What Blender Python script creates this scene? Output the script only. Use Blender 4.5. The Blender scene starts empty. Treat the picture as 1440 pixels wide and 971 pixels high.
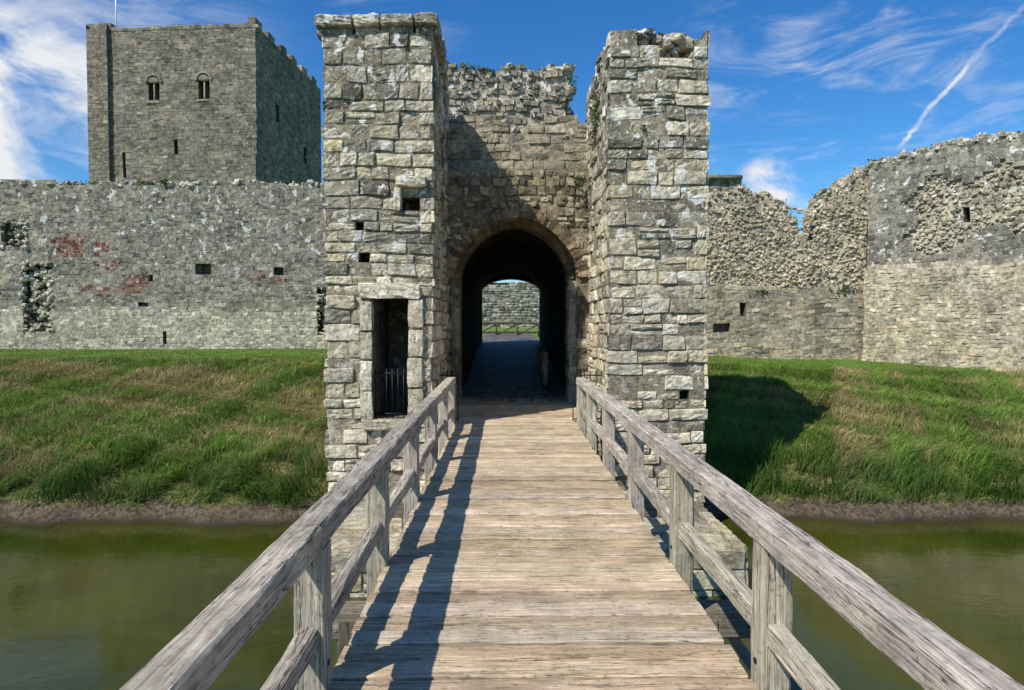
import bpy, math, random
import numpy as np
from mathutils import Vector
R=np.random.default_rng(7); random.seed(7)
sc=bpy.context.scene
sc.view_settings.view_transform='Standard'; sc.view_settings.look='None'; sc.view_settings.exposure=0
EYE=1.79
# ------------------------------------------------------------------ helpers
class Acc:
    def __init__(s): s.V=[];s.F=[];s.C=[];s.n=0
    def add(s,V,F,C):
        V=np.asarray(V,float).reshape(-1,3); C=np.asarray(C,float)
        if C.ndim==1: C=np.tile(C[:3],(len(V),1))
        if isinstance(F,np.ndarray): F=(F+s.n).tolist()
        else: F=[[i+s.n for i in f] for f in F]
        s.V.append(V);s.F+=F;s.C.append(C);s.n+=len(V)
    def obj(s,name,mat,parent=None,smooth=True,warp=None):
        V=np.concatenate(s.V);C=np.concatenate(s.C)
        if warp: V=V+wob(V,*warp)
        me=bpy.data.meshes.new(name); me.from_pydata(V.tolist(),[],s.F)
        a=me.color_attributes.new('Col','FLOAT_COLOR','POINT')
        a.data.foreach_set('color',np.hstack([C,np.ones((len(C),1))]).astype(np.float32).ravel())
        if smooth: me.polygons.foreach_set('use_smooth',[True]*len(me.polygons))
        me.update()
        o=bpy.data.objects.new(name,me); sc.collection.objects.link(o)
        me.materials.append(mat)
        if parent: o.parent=parent
        return o
def empty(name):
    e=bpy.data.objects.new(name,None); sc.collection.objects.link(e); e.empty_display_size=.2; return e
def wob(P,amp,f):
    x,y,z=P[:,0],P[:,1],P[:,2]
    o=np.zeros_like(P)
    for k,(a,g) in enumerate([(1,1),(.55,2.3),(.3,5.1)]):
        q=f*g
        o[:,0]+=a*np.sin(q*(y*1.1+z*.9)+1.3+k)*np.cos(q*(x*.6-z*.7)+k)
        o[:,1]+=a*np.sin(q*(x*1.0+z*1.15)+2.1+k)*np.cos(q*(x*.5-y*.8+z*.3)+.4*k)
        o[:,2]+=a*np.sin(q*(x*1.2-y*.7)+.7+k)*np.cos(q*(y*.9+z*.4)+k)
    return o*amp
def n2(x,y,f=1.,s=0.):
    v=0;a=1;t=0
    for k in range(4):
        v=v+a*np.sin(f*(x*1.0+y*.45)+s+k*1.7)*np.sin(f*(y*1.1-x*.38)+s*1.3+k*2.9); t+=a; a*=.6; f*=2.13
    return v/t
def tmpl(n):
    V=[];F=[];idx={}
    def vid(p):
        k=tuple(np.round(p,5))
        if k not in idx: idx[k]=len(V);V.append(k)
        return idx[k]
    for ax in range(3):
        for sg in(-1,1):
            for i in range(n):
                for j in range(n):
                    q=[]
                    for (a,b) in((i,j),(i+1,j),(i+1,j+1),(i,j+1)):
                        p=[0,0,0];p[ax]=sg;p[(ax+1)%3]=-1+2*a/n;p[(ax+2)%3]=-1+2*b/n;q.append(vid(p))
                    F.append(q if sg>0 else q[::-1])
    return np.array(V,float),np.array(F)
T4=tmpl(4);T2=tmpl(2);T6=tmpl(6)
def roundbox(acc,c,s,col,k=7,T=T4,rot=0,jit=.0):
    V,F=T; V=V.copy()
    nr=(np.abs(V)**k).sum(1)**(1/k); V=V/nr[:,None]
    V=V*np.array(s)/2
    if jit: V+=R.normal(0,jit,V.shape)
    cr,sr=math.cos(rot),math.sin(rot)
    V=np.stack([V[:,0]*cr-V[:,1]*sr,V[:,0]*sr+V[:,1]*cr,V[:,2]],1)+np.array(c)
    acc.add(V,F,col)
def rubble(acc,pts,smin,smax,colf,k=3.4):
    for p in pts:
        s=random.uniform(smin,smax)
        roundbox(acc,p,(s*random.uniform(.8,1.5),s*random.uniform(.8,1.4),s*random.uniform(.6,1)),colf(),k=k,T=T2,rot=random.uniform(0,3),jit=s*.08)
def box(acc,a,b,col):
    x0,y0,z0=a;x1,y1,z1=b
    V=[(x0,y0,z0),(x1,y0,z0),(x1,y1,z0),(x0,y1,z0),(x0,y0,z1),(x1,y0,z1),(x1,y1,z1),(x0,y1,z1)]
    acc.add(V,[[0,3,2,1],[4,5,6,7],[0,1,5,4],[1,2,6,5],[2,3,7,6],[3,0,4,7]],col)
def beam(acc,p0,p1,w,h,col,ch=.015,seg=8,nz=.004,up=(0,0,1),nf=3.):
    p0=np.array(p0,float);p1=np.array(p1,float);d=p1-p0;d/=np.linalg.norm(d)
    up=np.array(up,float); sd=np.cross(d,up);sd/=np.linalg.norm(sd);up=np.cross(sd,d)
    a,b=w/2,h/2
    cs=[(-a+ch,-b),(a-ch,-b),(a,-b+ch),(a,b-ch),(a-ch,b),(0,b+.002),(-a+ch,b),(-a,b-ch),(-a,-b+ch)]
    V=[]
    ph=random.uniform(0,50)
    for i in range(seg+1):
        t=i/seg; c=p0+(p1-p0)*t; L=np.linalg.norm(p1-p0)*t
        for j,(u,v) in enumerate(cs):
            k=nz*(math.sin(L*nf*2+ph+j*1.9)+.6*math.sin(L*nf*5.3+ph*2+j*2.7))
            k2=nz*(math.sin(L*nf*1.6+ph*1.3+j*.4)+.5*math.cos(L*nf*6.1+ph+j*2.1))
            V.append(c+sd*(u+k)+up*(v+k2))
    m=len(cs);F=[]
    for i in range(seg):
        for j in range(m): F.append([i*m+j,i*m+(j+1)%m,(i+1)*m+(j+1)%m,(i+1)*m+j])
    F.append(list(range(m))[::-1]);F.append([seg*m+j for j in range(m)])
    acc.add(V,F,col)
def courses(z0,z1,ch):
    L=[z0]
    while L[-1]<z1: L.append(L[-1]+random.uniform(*ch))
    return L
def masonry(acc,O,u,n,W,cs,top,bw=(.2,.55),holes=[],colf=None,out=(.0,.045),sub=(5,5),cl=None,cr=None,mort=(.40,.37,.30),skip=None,gap=.006,jit=.012,e=.014,fr=.004,rec=.014,mm=.0,tilt=.022):
    O=np.array([O[0],O[1],0.]);U=np.array([u[0],u[1],0.]);N=np.array([n[0],n[1],0.]);U/=np.linalg.norm(U);N/=np.linalg.norm(N)
    B=[];H=[]
    ca=np.array(cs)
    for (a,b,c,d,dp) in holes:
        i0=min(int(np.argmin(abs(ca-c))),len(cs)-2);i1=int(np.argmin(abs(ca-d)))
        if i1<=i0:i1=i0+1
        H.append((a,b,ca[i0],ca[i1],dp,i0,i1))
    for i in range(len(cs)-1):
        za,zb=cs[i],cs[i+1]
        hs=sorted([(h[0],h[1]) for h in H if h[5]<=i<h[6]])
        segs=[];s=0.
        for (a,b) in hs: segs.append((s,a));s=b
        segs.append((s,W))
        for (sa,sb) in segs:
            x=sa
            while x<sb-1e-6:
                w=random.uniform(*bw)
                if zb-za<.16: w*=.8
                if sb-(x+w)<bw[0]*.7: w=sb-x
                x1=min(sb,x+w)
                c=(x+x1)/2
                if zb<=top(c)+.02 and not(skip and skip(c,(za+zb)/2)):
                    L_=(cl[i] if (cl is not None and x==0) else -9);R_=(cr[i] if(cr is not None and x1>=W-1e-6) else -9)
                    if L_<-5 and R_<-5 and zb-za>.2 and random.random()<.2:
                        zm=za+(zb-za)*random.uniform(.4,.6)
                        B.append((x,x1,za,zm,random.uniform(*out),L_,R_,colf(c,(za+zb)/2)))
                        B.append((x,x1,zm,zb,random.uniform(*out),L_,R_,colf(c,(za+zb)/2)))
                    else:
                        B.append((x,x1,za,zb,random.uniform(*out),L_,R_,colf(c,(za+zb)/2)))
                x=x1
    if not B: return H
    nb=len(B)
    b0=np.array([b[:7] for b in B]);col=np.array([b[7] for b in B])
    u0,u1,z0,z1,ou,L,Rr=b0.T
    nx,nz=sub
    def fr_(n,w):
        ee=np.minimum(e/w,.3)[:,None]
        inn=np.linspace(0,1,n-2)[None,:]
        return np.concatenate([np.zeros((nb,1)),ee+(1-2*ee)*inn,np.ones((nb,1))],1)
    A=fr_(nx,u1-u0);Bz=fr_(nz,z1-z0)
    g=gap
    j=R.uniform(-jit,jit,(nb,2,2,2))
    lm=(L>-5);rm=(Rr>-5)
    j[lm,0,:,:]=0;j[rm,1,:,:]=0
    UL=u0+np.where(lm,0,g);UR=u1-np.where(rm,0,g);ZB=z0+g;ZT=z1-g
    a=A[:,:,None];b=Bz[:,None,:]
    uu=(1-a)*(1-b)*(UL+j[:,0,0,0])[:,None,None]+(1-a)*b*(UL+j[:,0,1,0])[:,None,None]+a*(1-b)*(UR+j[:,1,0,0])[:,None,None]+a*b*(UR+j[:,1,1,0])[:,None,None]
    zz=(1-a)*(1-b)*(ZB+j[:,0,0,1])[:,None,None]+(1-a)*b*(ZT+j[:,0,1,1])[:,None,None]+a*(1-b)*(ZB+j[:,1,0,1])[:,None,None]+a*b*(ZT+j[:,1,1,1])[:,None,None]
    h=np.tile(ou[:,None,None],(1,nx,nz))+R.normal(0,fr,(nb,nx,nz))
    h+=(R.uniform(-1,1,(nb,1,1))*(a-.5)+R.uniform(-1,1,(nb,1,1))*(b-.5))*tilt
    h[:,1,:]-=.004;h[:,-2,:]-=.004;h[:,:,1]-=.004;h[:,:,-2]-=.004
    h[lm,0,:]=L[lm][:,None];h[rm,-1,:]=Rr[rm][:,None]
    h[~lm,0,:]=-rec;h[~rm,-1,:]=-rec
    h[:,:,0]=-rec;h[:,:,-1]=-rec
    uu[lm,0,:]-=h[lm,0,:];uu[rm,-1,:]+=h[rm,-1,:]
    P=O+uu[...,None]*U+h[...,None]*N
    P[...,2]=zz
    V=P.reshape(-1,3)
    base=np.arange(nb)[:,None]*nx*nz
    q=[]
    for i in range(nx-1):
        for k in range(nz-1): q.append((i*nz+k,(i+1)*nz+k,(i+1)*nz+k+1,i*nz+k+1))
    F=(base[:,:,None]+np.array(q)[None]).reshape(-1,4)
    acc.add(V,F,np.repeat(col,nx*nz,0))
    MP=np.stack([np.stack([u0,z0],1),np.stack([u1,z0],1),np.stack([u1,z1],1),np.stack([u0,z1],1)],1)
    P=O+MP[...,0:1]*U; P[...,2]=MP[...,1]
    mc=(np.tile(np.array(mort),(nb,1))*(1-mm)+col*mm)*R.uniform(.8,1.1,(nb,1))
    acc.add(P.reshape(-1,3),np.arange(nb*4).reshape(-1,4),np.repeat(mc,4,0))
    for (a_,b_,c,d,dp,i0,i1) in H:
        def pt(uu,zz,hh):
            p=O+U*uu+N*hh; return (p[0],p[1],zz)
        V=[pt(a_,c,0),pt(b_,c,0),pt(b_,d,0),pt(a_,d,0),pt(a_,c,-dp),pt(b_,c,-dp),pt(b_,d,-dp),pt(a_,d,-dp)]
        acc.add(V,[[0,1,5,4],[1,2,6,5],[2,3,7,6],[3,0,4,7],[4,5,6,7]],np.array(mort)*.5)
    return H
def core(acc,O,u,n,W,z0,top,th,col,step=.3,front=False):
    O=np.array([O[0],O[1],0.]);U=np.array([u[0],u[1],0.]);N=np.array([n[0],n[1],0.]);U/=np.linalg.norm(U);N/=np.linalg.norm(N)
    m=max(2,int(W/step));V=[];F=[]
    for i in range(m+1):
        uu=W*i/m;t=top(uu)-.12
        hs=[0,-th*.33,-th*.66,-th]
        V.append(tuple((O+U*uu)[:2])+(z0,))
        for k,hh in enumerate(hs):
            p=O+U*uu+N*hh; V.append((p[0],p[1],t+(R.uniform(-.1,.12) if k in(1,2) else 0)))
        p=O+U*uu-N*th; V.append((p[0],p[1],z0))
    for i in range(m):
        for k in range(0 if front else 1,5): F.append([i*6+k,(i+1)*6+k,(i+1)*6+k+1,i*6+k+1])
    F.append([0,1,2,3,4,5]);F.append([m*6+k for k in range(6)])
    acc.add(V,F,col)
def interp(pts):
    xs=[p[0] for p in pts];ys=[p[1] for p in pts]
    return lambda u: float(np.interp(u,xs,ys))
# ------------------------------------------------------------------ materials
def newmat(name):
    m=bpy.data.materials.new(name);m.use_nodes=True
    nt=m.node_tree;b=nt.nodes['Principled BSDF'];return m,nt,b
class NB:
    def __init__(s,nt): s.nt=nt
    def n(s,t,**k):
        x=s.nt.nodes.new(t)
        for a,v in k.items(): setattr(x,a,v)
        return x
    def l(s,a,b): s.nt.links.new(a,b)
    def math(s,op,a,b=None,c=None,clamp=False):
        x=s.n('ShaderNodeMath',operation=op,use_clamp=clamp)
        for i,v in enumerate((a,b,c)):
            if v is None: continue
            if isinstance(v,(int,float)): x.inputs[i].default_value=v
            else: s.l(v,x.inputs[i])
        return x.outputs[0]
    def noise(s,vec,scale,detail=4,rough=.55,dist=0):
        x=s.n('ShaderNodeTexNoise');x.inputs['Scale'].default_value=scale;x.inputs['Detail'].default_value=detail
        x.inputs['Roughness'].default_value=rough;x.inputs['Distortion'].default_value=dist
        if vec is not None:s.l(vec,x.inputs['Vector'])
        return x.outputs['Fac']
    def ramp(s,fac,a,b,lo=0,hi=1):
        x=s.n('ShaderNodeMapRange');x.interpolation_type='SMOOTHSTEP';x.inputs[1].default_value=a;x.inputs[2].default_value=b;x.inputs[3].default_value=lo;x.inputs[4].default_value=hi
        s.l(fac,x.inputs[0]);return x.outputs[0]
    def mix(s,f,a,b,mode='MIX'):
        x=s.n('ShaderNodeMix',data_type='RGBA',blend_type=mode)
        for i,v in ((0,f),(6,a),(7,b)):
            if isinstance(v,(int,float)):
                x.inputs[i].default_value=v if i==0 else (v,v,v,1)
            elif isinstance(v,tuple): x.inputs[i].default_value=tuple(v)+(1,)
            else: s.l(v,x.inputs[i])
        return x.outputs[2]
    def vscale(s,vec,sc_,add=None,rot=None):
        x=s.n('ShaderNodeMapping');x.inputs['Scale'].default_value=sc_;s.l(vec,x.inputs['Vector']);o=x.outputs[0]
        if rot: x.inputs['Rotation'].default_value=rot
        if add is not None:
            y=s.n('ShaderNodeVectorMath',operation='ADD');s.l(o,y.inputs[0]);s.l(add,y.inputs[1]);o=y.outputs[0]
        return o
    def bump(s,h,st,dist,nrm=None):
        x=s.n('ShaderNodeBump');x.inputs['Strength'].default_value=st;x.inputs['Distance'].default_value=dist;s.l(h,x.inputs['Height'])
        if nrm is not None:s.l(nrm,x.inputs['Normal'])
        return x.outputs[0]
def stone_mat(name,lich=.60,dark=.5,sc_=1.,lcol=(.77,.75,.67),bs=.8,lscale=5.,dka=.6,zl=None,tint=(1.16,1.10,.97)):
    m,nt,b=newmat(name);k=NB(nt)
    co=k.n('ShaderNodeTexCoord').outputs['Object'];at=k.n('ShaderNodeAttribute',attribute_name='Col').outputs['Color']
    at=k.mix(1.,at,tint,'MULTIPLY')
    nA=k.noise(co,9*sc_,5,.65)
    c=k.mix(1.,at,k.ramp(nA,.3,.7,.62,1.28),'MULTIPLY')
    nB=k.noise(co,1.3*sc_,6,.65)
    c=k.mix(1.,c,k.ramp(nB,.35,.65,.76,1.13),'MULTIPLY')
    nD=k.noise(co,2.9*sc_,7,.74)
    dk=k.ramp(nD,dark,dark+.09)
    stn=k.ramp(k.noise(k.vscale(co,(3.2,3.2,.45)),1.,5,.65),.55,.75)
    dk=k.math('MAXIMUM',dk,k.math('MULTIPLY',stn,.55))
    c=k.mix(k.math('MULTIPLY',dk,dka),c,(.075,.071,.06))
    li=k.ramp(k.noise(co,lscale,5,.6),lich,lich+.03)
    nF=k.noise(co,lscale*4,5,.65)
    li2=k.ramp(nF,lich+.02,lich+.05)
    lf=k.math('MAXIMUM',li,li2)
    if zl:
        sp=k.n('ShaderNodeSeparateXYZ');k.l(co,sp.inputs[0]);lf=k.math('MULTIPLY',lf,k.ramp(sp.outputs[2],zl[0],zl[1],.35,1))
    c=k.mix(k.math('MULTIPLY',lf,.88),c,lcol)
    c=k.mix(k.math('MULTIPLY',k.ramp(nB,.54,.68),.18),c,(.42,.32,.17))
    pit=k.ramp(k.noise(co,24*sc_,4,.62),.32,.43,.4,1)
    c=k.mix(1.,c,pit,'MULTIPLY')
    nt.links.new(c,b.inputs['Base Color']);b.inputs['Roughness'].default_value=.95
    b.inputs['Specular IOR Level'].default_value=.1
    h=k.math('ADD',k.math('ADD',nF,k.math('MULTIPLY',pit,.6)),nA)
    nt.links.new(k.bump(h,bs,.022),b.inputs['Normal']);return m
def wood_mat(name,axis,tint=(1,1,1),rough=.85,con=1.,crk=.42,gs=60.,cw=.010):
    m,nt,b=newmat(name);k=NB(nt)
    co=k.n('ShaderNodeTexCoord').outputs['Object'];at=k.n('ShaderNodeAttribute',attribute_name='Col').outputs['Color']
    off=k.n('ShaderNodeVectorMath',operation='SCALE');k.l(at,off.inputs[0]);off.inputs['Scale'].default_value=137.
    s=[gs*1.3]*3;s[axis]=3.5
    v=k.vscale(co,tuple(s),off.outputs[0])
    g=k.noise(v,1.,5,.7,.3)
    s2=[gs*.42]*3;s2[axis]=.9
    g2=k.noise(k.vscale(co,tuple(s2),off.outputs[0]),1.,4,.65,.5)
    c=k.mix(1.,at,k.ramp(g,.3,.7,1-.36*con,1+.30*con),'MULTIPLY')
    c=k.mix(1.,c,k.ramp(g2,.3,.7,1-.2*con,1+.12*con),'MULTIPLY')
    cr=k.ramp(k.math('ABSOLUTE',k.math('SUBTRACT',g2,.56)),.0,cw,crk,1)
    c=k.mix(1.,c,cr,'MULTIPLY')
    st0=k.noise(co,2.6,6,.65)
    c=k.mix(1.,c,k.ramp(st0,.3,.7,.74,1.14),'MULTIPLY')
    sp=k.ramp(k.noise(co,30.,4,.7),.34,.44,.6,1)
    c=k.mix(1.,c,sp,'MULTIPLY')
    wv=k.ramp(k.noise(co,8.,6,.7),.54,.66)
    c=k.mix(k.math('MULTIPLY',wv,.28),c,(.62,.56,.46))
    c=k.mix(1.,c,tint,'MULTIPLY')
    nt.links.new(c,b.inputs['Base Color']);b.inputs['Roughness'].default_value=rough;b.inputs['Specular IOR Level'].default_value=.15
    h=k.math('ADD',k.math('MULTIPLY',g,.8),cr)
    nt.links.new(k.bump(h,.9,.008),b.inputs['Normal']);return m
def plain(name,col,rough=.7,metal=0,var=.3):
    m,nt,b=newmat(name);k=NB(nt);co=k.n('ShaderNodeTexCoord').outputs['Object']
    c=k.mix(1.,col,k.ramp(k.noise(co,14,4),.3,.7,1-var,1+var),'MULTIPLY')
    nt.links.new(c,b.inputs['Base Color']);b.inputs['Roughness'].default_value=rough;b.inputs['Metallic'].default_value=metal;return m
M_tower=stone_mat('tower_limestone',lich=.58,dark=.56,lscale=4.2,dka=.58,zl=(1.,4.5))
M_curt=stone_mat('curtain_flint',lich=.605,dark=.57,sc_=.8,lscale=3.2,lcol=(.74,.73,.67),dka=.52,zl=(2.,5.),tint=(1.09,1.06,.98))
M_rub=stone_mat('rubble_flint',lich=.64,dark=.62,sc_=1.1,lscale=4,dka=.5,tint=(1.12,1.06,.93))
M_keep=stone_mat('keep_stone',lich=.66,dark=.57,sc_=.35,lscale=1.5,lcol=(.47,.45,.39),dka=.5,tint=(1.08,1.02,.93))
M_vault=stone_mat('vault_stone',lich=.8,dark=.52,tint=(1.05,.99,.86))
M_deck=wood_mat('deck_oak',0,con=.9,gs=48,tint=(1.12,1.10,1.06));M_rail=wood_mat('rail_oak',1,con=1.2,crk=.22,gs=52,cw=.016,tint=(1.1,1.09,1.07));M_post=wood_mat('post_oak',2,con=1.15,crk=.25,gs=52,cw=.016,tint=(1.08,1.08,1.06))
M_iron=plain('black_iron',(.02,.02,.022),.5,.6)
# ------------------------------------------------------------------ terrain
PR=[(-4,-3.2),(-.4,-2.05),(-.05,-1.86),(.10,-1.60),(.3,-1.46),(.5,-1.38),(3,-.45),(6,.32),(8,.58),(14,.74),(25,.85),(50,1.25),(300,1.6),(2000,3)]
WL=-1.75
def shore(x): return 12.05+.22*np.sin(.45*x+1)+.12*np.sin(1.7*x)+.06*np.sin(4.3*x+2)+.03*np.sin(9.7*x)
def terr(x,y):
    s=y-shore(x)
    z=np.interp(s,[p[0] for p in PR],[p[1] for p in PR])
    k=np.clip((x-4)/6,0,1)*np.clip((s-2)/5,0,1)*np.clip((34-y)/8,0,1)
    z=z-.33*k
    z=z+np.clip((s-.3)/2,0,1)*(.12*n2(x,y,.55,1)+.045*n2(x,y,2.1,3))*np.clip((24.5-y)/5,.15,1)
    s2=-.8-y
    z2=np.interp(s2,[-4,-.5,0,1,4,60,3000],[-3.2,-2.3,-1.7,-.9,-.25,-.2,0])
    z=np.maximum(z,z2)
    ins=(x>-1.9)&(x<2.2)&(y>11.6)&(y<30.2)
    z=np.where(ins,np.minimum(z,-.5),z)
    return z
def grow(a,lim,f=1.25,s0=.5):
    L=[];v=a;s=s0
    while abs(v)<lim: v+=s*np.sign(a);s*=f;L.append(v)
    return L
xs=np.array(sorted(grow(-26,1500)+list(np.arange(-26,26.01,.16))+grow(26,1500)))
ys=np.array(sorted(grow(-8,800)+list(np.arange(-8,10,.6))+list(np.arange(10,24,.12))+list(np.arange(24,34,.35))+grow(34,2500)))
X,Y=np.meshgrid(xs,ys,indexing='ij');Z=terr(X,Y)
Sx=Y-shore(X);mudm=np.clip(1-abs(Sx-.25)/.45,0,1)
Z=Z+mudm*(.05*n2(X,Y,6.,1)+.03*n2(X,Y,17.,2))
nx,ny=X.shape
V=np.stack([X,Y,Z],-1).reshape(-1,3)
ii,jj=np.meshgrid(np.arange(nx-1),np.arange(ny-1),indexing='ij')
b0=(ii*ny+jj).ravel()
F=np.stack([b0,b0+ny,b0+ny+1,b0+1],1)
m,nt,b=newmat('bank_soil_turf');k=NB(nt)
co=k.n('ShaderNodeTexCoord').outputs['Object']
sep=k.n('ShaderNodeSeparateXYZ');k.l(co,sep.inputs[0])
n1=k.noise(co,.8,6,.6);nf=k.noise(co,14,6,.7)
g=k.mix(k.ramp(n1,.38,.62),(.09,.13,.025),(.17,.15,.055))
g=k.mix(1.,g,k.ramp(nf,.3,.7,.55,1.4),'MULTIPLY')
mud=k.mix(k.ramp(nf,.35,.65),(.06,.043,.028),(.17,.13,.09))
hz=k.math('ADD',sep.outputs[2],k.math('MULTIPLY',k.math('SUBTRACT',k.noise(co,3,5),.5),.4))
mud=k.mix(k.ramp(sep.outputs[2],-1.74,-1.62),(.05,.04,.025),mud)
c=k.mix(k.ramp(hz,-1.52,-1.40),mud,g)
c=k.mix(k.ramp(sep.outputs[1],21,24),c,k.mix(k.ramp(k.noise(co,2.5,6),.35,.65),(.10,.19,.03),(.16,.23,.05)))
k.l(c,b.inputs['Base Color']);b.inputs['Roughness'].default_value=1;b.inputs['Specular IOR Level'].default_value=.1
k.l(k.bump(nf,.8,.06),b.inputs['Normal'])
a=Acc();a.add(V,F,(.1,.1,.1));a.obj('ground',m)
m,nt,b=newmat('moat_water_mat');k=NB(nt)
co=k.n('ShaderNodeTexCoord').outputs['Object']
c=k.mix(k.ramp(k.noise(co,.35,5,.6),.35,.65),(.030,.038,.004),(.056,.060,.007))
c=k.mix(k.math('MULTIPLY',k.ramp(k.noise(co,2.2,6,.7),.55,.7),.3),c,(.075,.078,.014))
k.l(c,b.inputs['Base Color']);b.inputs['Roughness'].default_value=.03;b.inputs['IOR'].default_value=1.33
wn=k.math('ADD',k.noise(k.vscale(co,(1,1.8,1)),3.,3,.5),k.math('MULTIPLY',k.noise(k.vscale(co,(1,2.5,1)),14.,3,.5),.2))
k.l(k.bump(wn,.08,.04),b.inputs['Normal'])
a=Acc();a.add([(-400,-3,WL),(400,-3,WL),(400,13.2,WL),(-400,13.2,WL)],[[0,1,2,3]],(.1,.1,.1));a.obj('moat_water',m,smooth=False)
# ------------------------------------------------------------------ stone colour fns
def pick(L,g=1.):
    r=random.random();s=0
    for w,c in L:
        s+=w
        if r<s: break
    f=random.uniform(.74,1.15)*g;return (min(.8,c[0]*f),min(.8,c[1]*f),min(.8,c[2]*f*random.uniform(.92,1.04)))
TL=[(.30,(.52,.48,.38)),(.22,(.38,.355,.295)),(.22,(.62,.58,.48)),(.14,(.23,.215,.18)),(.12,(.53,.46,.33))]
TL2=[(.34,(.60,.55,.44)),(.25,(.50,.46,.37)),(.26,(.66,.62,.52)),(.08,(.29,.27,.22)),(.07,(.55,.47,.34))]
TU=[(.30,(.41,.385,.315)),(.27,(.30,.285,.24)),(.22,(.55,.52,.44)),(.16,(.17,.165,.14)),(.05,(.68,.67,.61))]
def tcol(u,z):
    t=random.random()*1.8-.9+z
    return pick(TL2) if t<2.6 else (pick(TL) if t<4.6 else pick(TU))
# ------------------------------------------------------------------ gatehouse
GH=empty('castle_gatehouse')
FY=11.5;GY=14.3
def tower(x0,x1,y0,y1,zt,holes,seed,ragged=False):
    random.seed(seed)
    cs=courses(-2.3,zt,(.15,.29))
    a=Acc()
    oc=[[random.uniform(-.01,.05) for _ in cs] for _ in range(4)]
    W=x1-x0;D=y1-y0
    zT=cs[-1]
    if ragged: tp=lambda u:zT+.01-max(0,.9*n2(u,seed,2.3,1))
    else: tp=lambda u:zt+.4
    k=dict(colf=tcol,sub=(8,7),e=.016,bw=(.22,.58),jit=.016,mort=(.27,.245,.19),out=(-.008,.05),fr=.0045)
    masonry(a,(x0,y0),(1,0),(0,-1),W,cs,tp,holes=holes,cl=oc[0],cr=oc[1],**k)
    masonry(a,(x1,y0),(0,1),(1,0),D,cs,tp,cl=oc[1],cr=oc[2],**k)
    masonry(a,(x1,y1),(-1,0),(0,1),W,cs,tp,cl=oc[2],cr=oc[3],**k)
    masonry(a,(x0,y1),(0,-1),(-1,0),D,cs,tp,cl=oc[3],cr=oc[0],**k)
    zz=cs[-3]-.03 if ragged else cs[-1]-.03
    a.add([(x0,y0,zz),(x1,y0,zz),(x1,y1,zz),(x0,y1,zz)],[[0,1,2,3]],(.3,.29,.25))
    hr=zT-zz
    pts=[(random.uniform(x0+.12,x1-.12),random.uniform(y0+.12,y1-.1),zz+random.uniform(-.03,.04)+random.random()*hr*(.85 if ragged else 0)) for _ in range(420 if ragged else 110)]
    rubble(a,pts,.14,.32,lambda:pick(TU))
    return a,cs
TLx=(-3.0,-1.24);TRx=(1.74,3.36)
holesL=[(.77,1.37,.14,2.17,1.5),(1.25,1.56,3.62,3.98,.5),(.55,.75,2.72,2.93,.45),(.50,.64,3.35,3.5,.3)]
a,cs=tower(TLx[0],TLx[1],FY,GY+.3,6.45,holesL,11)
zt=cs[-1]
def cap(c,s,col):
    x,y,z=c;w,d,h=s
    roundbox(a,(x,y,z+h*.18),(w,d,h*.62),col,k=14,T=T6,jit=.007)
    roundbox(a,(x,y+.03,z-h*.28),(w*.97,d-.14,h*.5),(col[0]*.85,col[1]*.85,col[2]*.85),k=14,T=T4,jit=.005)
xx=TLx[0]-.13
for i,w in enumerate((.62,.44,.56,.40)):
    cap((xx+w/2,FY+.28+random.uniform(-.02,.03),zt+.13+random.uniform(-.03,.03)),(w-.012,.84,.31),pick(TU));xx+=w
yy=FY+.7
for i in range(4):
    cap((TLx[0]+.15,yy+.3,zt+.12),(.6,.58,.28),pick(TU))
    cap((TLx[1]-.12-.05*i,yy+.3,zt+.10-.05*i),(.6,.58,.26),pick(TU));yy+=.6
px=TLx[0]
FRC=(.60,.56,.46)
roundbox(a,(px+1.07,FY-.01,2.30),(1.02,.20,.25),FRC,k=16,T=T6,jit=.005)
for z,h in ((.35,.52),(.88,.5),(1.38,.46),(1.88,.5)):
    roundbox(a,(px+.67,FY+.02,z),(.2,.2,h-.012),pick([(1,FRC)]),k=16,T=T6,jit=.004)
    roundbox(a,(px+1.50,FY+.01,z+.05),(.25,.2,h-.012),pick([(1,(.57,.52,.42))]),k=16,T=T6,jit=.004)
roundbox(a,(px+1.07,FY+.1,.06),(.95,.4,.18),(.5,.46,.36),k=12,T=T6,jit=.004)
roundbox(a,(px+1.42,FY-.03,4.12),(.5,.2,.17),(.6,.55,.44),k=8,T=T6,jit=.005)
roundbox(a,(px+1.2,FY-.0,3.83),(.12,.2,.4),(.6,.55,.44),k=8,T=T6,jit=.005)
a.obj('left_tower',M_tower,GH,warp=(.018,1.9),smooth=False)
a,cs=tower(TRx[0],TRx[1],FY,GY+.3,6.5,[(1.2,1.36,.55,.68,.3)],23,ragged=True)
a.obj('right_tower',M_tower,GH,warp=(.018,1.7),smooth=False)
a=Acc()
def irail(p0,p1,z0,h,n):
    p0=np.array(p0);p1=np.array(p1)
    for i in range(n+1):
        p=p0+(p1-p0)*i/n; beam(a,(p[0],p[1],z0),(p[0],p[1],z0+h),.018,.018,(.1,.1,.1),ch=.004,seg=1,nz=0,up=(0,1,0))
    for z in (z0+.08,z0+h-.08): beam(a,(p0[0],p0[1],z),(p1[0],p1[1],z),.03,.02,(.1,.1,.1),ch=.004,seg=1,nz=0)
irail((px+.78,FY+.12),(px+1.36,FY+.12),.14,.85,6)
irail((-1.24,12.3),(-.86,12.3),-.05,.95,4);irail((1.22,12.3),(1.74,12.3),-.05,.95,5)
a.obj('iron_railing',M_iron)
def archf(cx,hw,zs,rise):
    def f(x):
        t=abs(x-cx)/hw
        return zs-99 if t>1 else zs+rise*(max(0,1-t**1.9))**.60
    return f
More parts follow.
